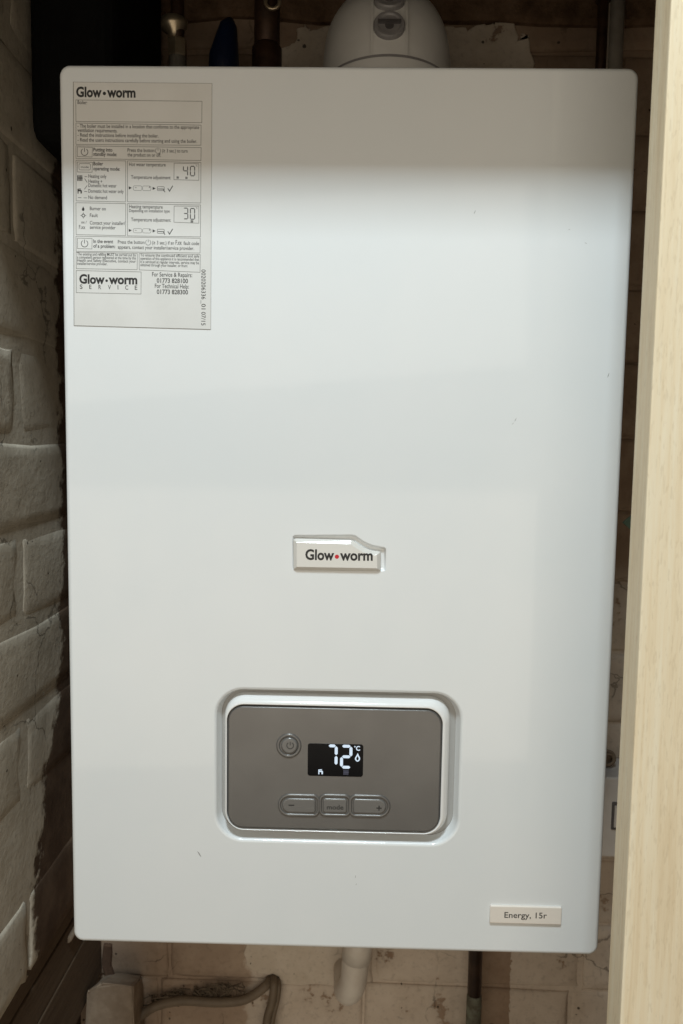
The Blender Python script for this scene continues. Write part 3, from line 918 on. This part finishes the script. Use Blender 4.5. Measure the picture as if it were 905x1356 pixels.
T('a competent person registered at the time by the', (-0.18407,0.18499), (-0.14338,0.18469), 0.0019)
T('Health and Safety Executive, contact your', (-0.18410,0.18287), (-0.14340,0.18257), 0.0019)
T('installer/service provider.', (-0.18414,0.18074), (-0.16321,0.18060), 0.0019)
T('To ensure the continued efficient and safe', (-0.14033,0.18684), (-0.09977,0.18642), 0.0019)
T('operation of this appliance it is recommended that', (-0.14035,0.18460), (-0.09978,0.18419), 0.0019)
T('it is serviced at regular intervals, service may be', (-0.14036,0.18237), (-0.09978,0.18195), 0.0019)
T('obtained through your installer, or from:', (-0.14038,0.18025), (-0.10765,0.17987), 0.0019)
T('S', (-0.18256,0.16455), (-0.18060,0.16457), 0.0029); T('E', (-0.17597,0.16450), (-0.17438,0.16452), 0.0029); T('R', (-0.16950,0.16445), (-0.16768,0.16447), 0.0029)
T('V', (-0.16292,0.16441), (-0.16085,0.16443), 0.0029); T('I', (-0.15622,0.16436), (-0.15573,0.16437), 0.0029); T('C', (-0.15098,0.16430), (-0.14891,0.16432), 0.0029); T('E', (-0.14429,0.16425), (-0.14258,0.16427), 0.0029)
T('For Service & Repairs:', (-0.13230,0.17349), (-0.10452,0.17319), 0.0029)
T('01773 828100', (-0.12905,0.16927), (-0.10744,0.16914), 0.0030, .008)
T('For Technical Help:', (-0.13041,0.16571), (-0.10684,0.16549), 0.0029)
T('01773 828300', (-0.12910,0.16169), (-0.10746,0.16157), 0.0030, .008)
T('0020206336', (-0.09809,0.17844), (-0.09812,0.15836), 0.0029, -.004)
T('_01', (-0.09812,0.15788), (-0.09812,0.15159), 0.0029, -.004)
T('07/15', (-0.09813,0.14981), (-0.09826,0.14064), 0.0029, -.004)

# --- little chips and dirt marks in the enamel
for (x, z_), a, L in (((0.12061,0.07882), 1.1, .0016), ((0.11887,0.07619), .8, .0010), ((0.18325,0.11020), 1.3, .0020), ((0.08818,0.21840), 1.2, .0016), ((-0.10034,-0.24201), -1.0, .0030), ((0.01502,-0.25639), 1.5, .0013), ((0.01568,-0.26219), 1.2, .0010), ((0.15237,0.20753), .4, .0009), ((0.16396,0.19866), -.3, .0010)):
    bm = bmesh.new()
    d = Vector((math.cos(a), math.sin(a))); q = Vector((-d.y, d.x)); c = Vector((x, z_))
    pts = [c - d * L, c - d * L * .3 + q * L * .22, c + d * L * .8 + q * L * .12, c + d * L, c + d * L * .2 - q * L * .16]
    pts = ccw([tuple(p) for p in pts])
    loops(bm, [at(pts, 0.0003), at(inset(pts, L * .05), -0.00008)], cap1=True, smooth=False)
    link('paint_chip', bm, M_mark, boiler)

# ---------------------------------------------------------------- flue elbow above the boiler
fx = 0.0305
FY, FZ, RC, RT = 0.130, 0.3455, 0.060, 0.0535
flue = empty('flue_elbow', (fx, FY, 0.31))
tag(flue, 'white plastic flue elbow rising behind the boiler top with two round grey test caps', 'flue')
def torus(bm, r, a0, a1, t0, t1, na, nt, closed=False):
    rings = []
    for i in range(nt + 1):
        t = t0 + (t1 - t0) * i / nt
        c = Vector((fx, FY + RC - RC * math.cos(t), FZ + RC * math.sin(t)))
        nn_ = Vector((0, -math.cos(t), math.sin(t)))
        ring = []
        m_ = na if closed else na + 1
        for j in range(m_):
            a = a0 + (a1 - a0) * j / na
            ring.append(c + (nn_ * math.cos(a) + Vector((1, 0, 0)) * math.sin(a)) * r)
        rings.append(ring)
    loops(bm, rings, closed=closed)
bm = bmesh.new()
torus(bm, RT, 0, 2 * PI, 0, PI / 2, 64, 24, True)
tube(bm, [(fx, FY + RC - .002, FZ + RC), (fx, 0.262, FZ + RC)], RT - .0004, 48)
link('elbow', bm, M_flue, flue)
bm = bmesh.new()
tube(bm, [(fx, FY, 0.314), (fx, FY, FZ)], RT + .0022, 64, False)
torus(bm, RT + 0.0022, 0, 2 * PI, 0, R(5.5), 64, 4, True)
torus(bm, RT + 0.0002, 0, 2 * PI, R(5.6), R(5.9), 64, 1, True)
link('collar', bm, M_flue, flue)
bm = bmesh.new()
torus(bm, RT + 0.0026, 0, 2 * PI, R(4.9), R(5.9), 64, 2, True)
link('seam_line', bm, M_cap, flue)  # added dark ring that draws the seam as a shaded groove
bm = bmesh.new()
wa = 0.0128 / RT
t0_, t1_ = R(5.8), 1.0
torus(bm, RT + 0.0018, -wa, wa, t0_, t1_, 8, 16)
for sgn in (-1, 1):   # thin ribs along both edges of the strip
    torus(bm, RT + 0.0032, sgn * wa - 0.012, sgn * wa + 0.012, t0_, t1_, 2, 16)
link('test_strip', bm, M_flue, flue)
for t in (R(17.5), R(31.0)):
    c = Vector((fx - .0002, FY + RC - RC * math.cos(t), FZ + RC * math.sin(t)))
    nn_ = Vector((0, -math.cos(t), math.sin(t))); uu = Vector((1, 0, 0)); vv = nn_.cross(uu)
    if vv.z < 0: vv = -vv
    def disc(r, h): return [c + nn_ * (RT + h) + (uu * math.cos(2 * PI * k / 32) + vv * math.sin(2 * PI * k / 32)) * r for k in range(32)]
    bm = bmesh.new()
    loops(bm, [disc(.0120, 0), disc(.0120, .004), disc(.0112, .0052), disc(.0092, .0052), disc(.0082, .0040)], cap1=True, smooth=False)
    cap = link('test_cap', bm, M_cap, flue)
    bm = bmesh.new()
    pts = [(-.0088, .0002), (.0088, .0002), (.0088, .0026), (-.0088, .0026)]
    loops(bm, [[c + nn_ * (RT + h) + uu * a + vv * b for a, b in pts] for h in (.003, .0062)], cap1=True, smooth=False)
    loops(bm, [[c + nn_ * (RT + h) + uu * (.0034 * math.cos(q)) + vv * (-.0012 + .0034 * math.sin(q)) for q in [2 * PI * k / 16 for k in range(16)]] for h in (.003, .0047)], cap1=True, smooth=False)
    o = link('cap_slot', bm, M_capdark)
    o.parent = cap; o.matrix_parent_inverse = Matrix.Translation(-Vector(flue.location)) @ Matrix.Translation(Vector(flue.location))

# ---------------------------------------------------------------- pipes above the boiler
bm = bmesh.new()
box(bm, -0.2545, 0.085, 0.295, -0.185, 0.248, 0.598)  # plain box standing in for a black shape of unknown kind
bevel(bm, 0.020, 5)
tag(link('black_shape', bm, M_black), 'plain black rounded shape in the upper left corner above the boiler', 'casing')

vx, vz = (-0.1541,0.4109)
valve = empty('brass_fitting', (vx, 0.17, 0.31))
tag(valve, 'dull brass compression fitting on a pipe above the boiler, left of the blue plastic', 'pipe fitting')
bm = bmesh.new(); tube(bm, [(vx, .17, .31), (vx, .17, .60)], .0060, 20); link('pipe', bm, M_copper, valve)
def hexnut(z0, z1, r, name, m, parent, y=.17, x=vx):
    bm = bmesh.new()
    rr = []
    for zz, k in ((z0, .86), (z0 + .0015, 1), (z1 - .0015, 1), (z1, .86)):
        rr.append([(x + r * k * math.cos(2 * PI * (i + .5) / 6), y + r * k * math.sin(2 * PI * (i + .5) / 6), zz) for i in range(6)])
    loops(bm, rr, cap0=True, cap1=True, smooth=False)
    return link(name, bm, m, parent)
zn0, zn1 = (-0.1520,0.4002)[1], (-0.1520,0.4159)[1]
hexnut(zn0, zn1, .0085, 'nut', M_brass, valve)
bm = bmesh.new()
zc_ = (-0.1539,0.4246)[1]
tube(bm, [(vx - .002, .17, zn1), (vx - .002, .17, zc_ - .004), (vx - .003, .17, zc_ + .001), (vx - .003, .17, zc_ + .007)], [.0062, .0065, .0115, .0120], 20)
link('valve_body', bm, M_brass, valve)
bm = bmesh.new(); tube(bm, [(vx, .17, .31), (vx, .17, zn0)], .0078, 20); link('olive_collar', bm, M_greypipe, valve)

px_, pz_ = (-0.0734,0.4187)
dp = empty('dark_pipe', (px_, .16, .31))
tag(dp, 'dark brown copper pipe with a swollen joint above the boiler, left of the white flue', 'pipe')
bm = bmesh.new(); tube(bm, [(px_, .16, .31), (px_, .16, .60)], .0112, 24); link('tube', bm, M_copper, dp)
zj = (-0.0721,0.3999)[1]
bm = bmesh.new(); tube(bm, [(px_, .16, .31), (px_, .16, zj - .006), (px_, .16, zj + .003), (px_, .16, zj + .006)], [.0130, .0130, .0130, .0112], 24); link('soldered_joint', bm, M_copper, dp)
bm = bmesh.new()
rx, rz = (-0.0672,0.4347)
tube(bm, [(rx + .0060 * math.cos(2 * PI * k / 24), .146, rz + .0060 * math.sin(2 * PI * k / 24)) for k in range(25)], .0017, 10, False)
link('brass_ring', bm, M_brass, dp)

bx, bz = (-0.1142,0.4080)
bm = bmesh.new()
tube(bm, [(bx - .002, .19, bz - .05), (bx - .002, .19, bz + .004), (bx + .002, .19, bz + .030), (bx + .004, .19, bz + .036)], [.0150, .0135, .0080, .003], 20)
tag(link('blue_plastic_cap', bm, M_blue), 'dark blue tapered plastic piece just above the boiler, between brass fitting and dark pipe', 'plastic cap')

for i, (pxx, r_, m_, lab) in enumerate(((806, .0048, M_copper, 'thin dark pipe at the upper right of the boiler, left of the pale pipe'),
                                    (813, .0042, M_whitepipe, 'thin pale grey vertical pipe above the right end of the boiler'),
                                    (829, .0100, M_greypipe, 'thicker dull grey vertical pipe in the gap at the upper right'))):
    xx = (0.226 + (pxx - 806) * 0.00066) if i else 0.2255
    bm = bmesh.new()
    tube(bm, [(xx + .0, .19 + .01 * i, .28), (xx, .19 + .01 * i, .60)], r_, 18)
    pp = empty('vertical_pipe', (xx, .19 + .01 * i, .28))
    tag(pp, lab, 'pipe', 'pipes at the upper right above the boiler')
    link('tube', bm, m_, pp)
    bm = bmesh.new()
    cz_ = .46 + .013 * i
    tube(bm, [(xx, .19 + .01 * i, cz_), (xx, .19 + .01 * i, cz_ + .012)], r_ + .0016, 18)
    bm2 = link('pipe_clip', bm, m_, pp)

# ---------------------------------------------------------------- below the boiler
wx, wz = (0.0146,-0.4882)
zt = (0.0142,-0.5088)[1]
wp = empty('white_pipe', (wx, .20, -0.32))
tag(wp, 'white plastic pipe dropping below the boiler and turning into the back wall', 'pipe')
pts = [(wx + .018, .20, -.20), (wx + .003, .20, zt + .035)] + [(wx + .002 - .007 * math.sin(a), .20 + .022 * (1 - math.cos(a)), zt + .016 - .022 * math.sin(a) + .006) for a in [R(90 * k / 10) for k in range(11)]] + [(wx - .007, .27, zt)]
bm = bmesh.new(); tube(bm, pts, .0138, 28); link('tube', bm, M_whitepipe, wp)
bm = bmesh.new(); tube(bm, [(wx + .0041, .20, zt + .046), (wx + .0072, .20, zt + .075)], .0150, 28); link('pipe_socket', bm, M_whitepipe, wp)

cx_, cz2 = (0.1430,-0.4956)
cpip = empty('copper_pipe', (cx_, .215, -.32))
tag(cpip, 'brown copper pipe running down the back wall below the boiler, green stained at its foot', 'pipe')
bm = bmesh.new(); tube(bm, [(cx_ - .001, .215, -.25), (cx_, .215, (0.1419,-0.5088)[1])], .0072, 20); link('tube', bm, M_copper, cpip)
bm = bmesh.new(); zz = (0.1419,-0.5088)[1]
tube(bm, [(cx_, .215, zz - .13), (cx_, .215, zz - .004), (cx_, .215, zz)], [.0079, .0079, .0073], 20); link('stained_sleeve', bm, M_verdi, cpip, )

def C3(p, y): return (p[0], y, p[1])
bm = bmesh.new()
tube(bm, bez([C3((-0.2140,-0.5555), .225), C3((-0.1986,-0.5503), .236), C3((-0.1703,-0.5440), .238), C3((-0.1291,-0.5445), .238), C3((-0.1003,-0.5402), .238), C3((-0.0782,-0.5256), .240), C3((-0.0747,-0.5266), .256)]), .0050, 12)
tag(link('cable', bm, M_cable), 'thick grubby brown cable sagging along the back wall at lower left', 'cable')
bm = bmesh.new()
tube(bm, bez([C3((-0.0722,-0.5248), .256), C3((-0.0693,-0.5227), .239), C3((-0.0706,-0.5394), .236), C3((-0.0759,-0.5598), .234), C3((-0.0803,-0.6019), .232)]), .0044, 12)
tube(bm, bez([C3((-0.0681,-0.5255), .256), C3((-0.0645,-0.5258), .241), C3((-0.0658,-0.5408), .239), C3((-0.0705,-0.5637), .237), C3((-0.0741,-0.6043), .235)]), .0030, 10)
tag(link('cable', bm, M_cable), 'twin brown cable hanging straight down the back wall from a hole', 'cable')
# cobweb and fluff caught behind the cable
bm = bmesh.new()
for k in range(46):
    t = random.random()
    a = Vector(C3((-0.2055,-0.5511), .243)).lerp(Vector(C3((-0.1064,-0.5323), .243)), t)
    pts = [a + Vector((random.uniform(-.012, .012), random.uniform(-.004, .002), random.uniform(-.008, .010))) for _ in range(4)]
    tube(bm, bez(pts, 4), random.uniform(.0003, .0009), 5)
tag(link('cobweb', bm, M_web), 'dusty cobweb and fluff caught above the sagging cable', 'cobweb', kind='stuff')

# white box fixed behind, seen through the gap on the right
b0, b1 = (0.2647,-0.3480), (0.2826,-0.2652)
sock = empty('white_box', ((b0[0] + b1[0]) / 2, .22, b0[1]))
tag(sock, 'white plastic electrical box on the back wall, glimpsed between boiler and timber post', 'electrical box')
bm = bmesh.new(); box(bm, b0[0] - .02, .20, b0[1], b1[0] + .05, .249, b1[1]); bevel(bm, .0025, 3); link('box_body', bm, M_box, sock)
s0, s1 = (0.2709,-0.3186), (0.2763,-0.2902)
bm = bmesh.new(); box(bm, s0[0], .1985, s0[1], s1[0] + .012, .202, s1[1]); bevel(bm, .0008, 2); link('switch_recess', bm, M_capdark, sock)
bm = bmesh.new(); box(bm, s0[0] + .0022, .1972, s0[1] + .003, s1[0] + .010, .201, s1[1] - .003); bevel(bm, .0006, 2); link('rocker_switch', bm, M_box, sock)

g0 = (0.2548,-0.0057)
bm = bmesh.new()
P = [(g0[0] - .004, g0[1]), (g0[0] + .004, g0[1] + .007), (g0[0] + .018, g0[1] + .004), (g0[0] + .018, g0[1] - .009), (g0[0] + .003, g0[1] - .006)]
loops(bm, [at(ccw(P), .152), at(ccw(P), .15)], cap0=True, cap1=True, smooth=False)
tag(link('green_tag', bm, M_leaf), 'small green tag in the dark gap right of the boiler', 'tag')
n0 = (0.2729,-0.2558)
bm = bmesh.new()
for r_, y_ in ((.0075, .225), (.0055, .222)):
    tube(bm, [(n0[0] + r_ * math.cos(2 * PI * k / 24), y_, n0[1] + r_ * math.sin(2 * PI * k / 24)) for k in range(25)], .0016, 8, False)
tube(bm, [(n0[0], .226, n0[1]), (n0[0], .249, n0[1])], .006, 16)
tag(link('pipe_end', bm, M_block), 'round dull pipe end above the white box in the gap at right', 'pipe end')
h0 = (-0.2608,-0.4213)
bm = bmesh.new()
tube(bm, [(h0[0], .249, h0[1] + .004), (h0[0], .158, h0[1]), (h0[0], .156, h0[1])], [.0036, .0036, .0026], 14)
tag(link('pipe_stub', bm, M_block), 'small grubby pipe stub peeping out behind the bottom left corner of the boiler', 'pipe stub')
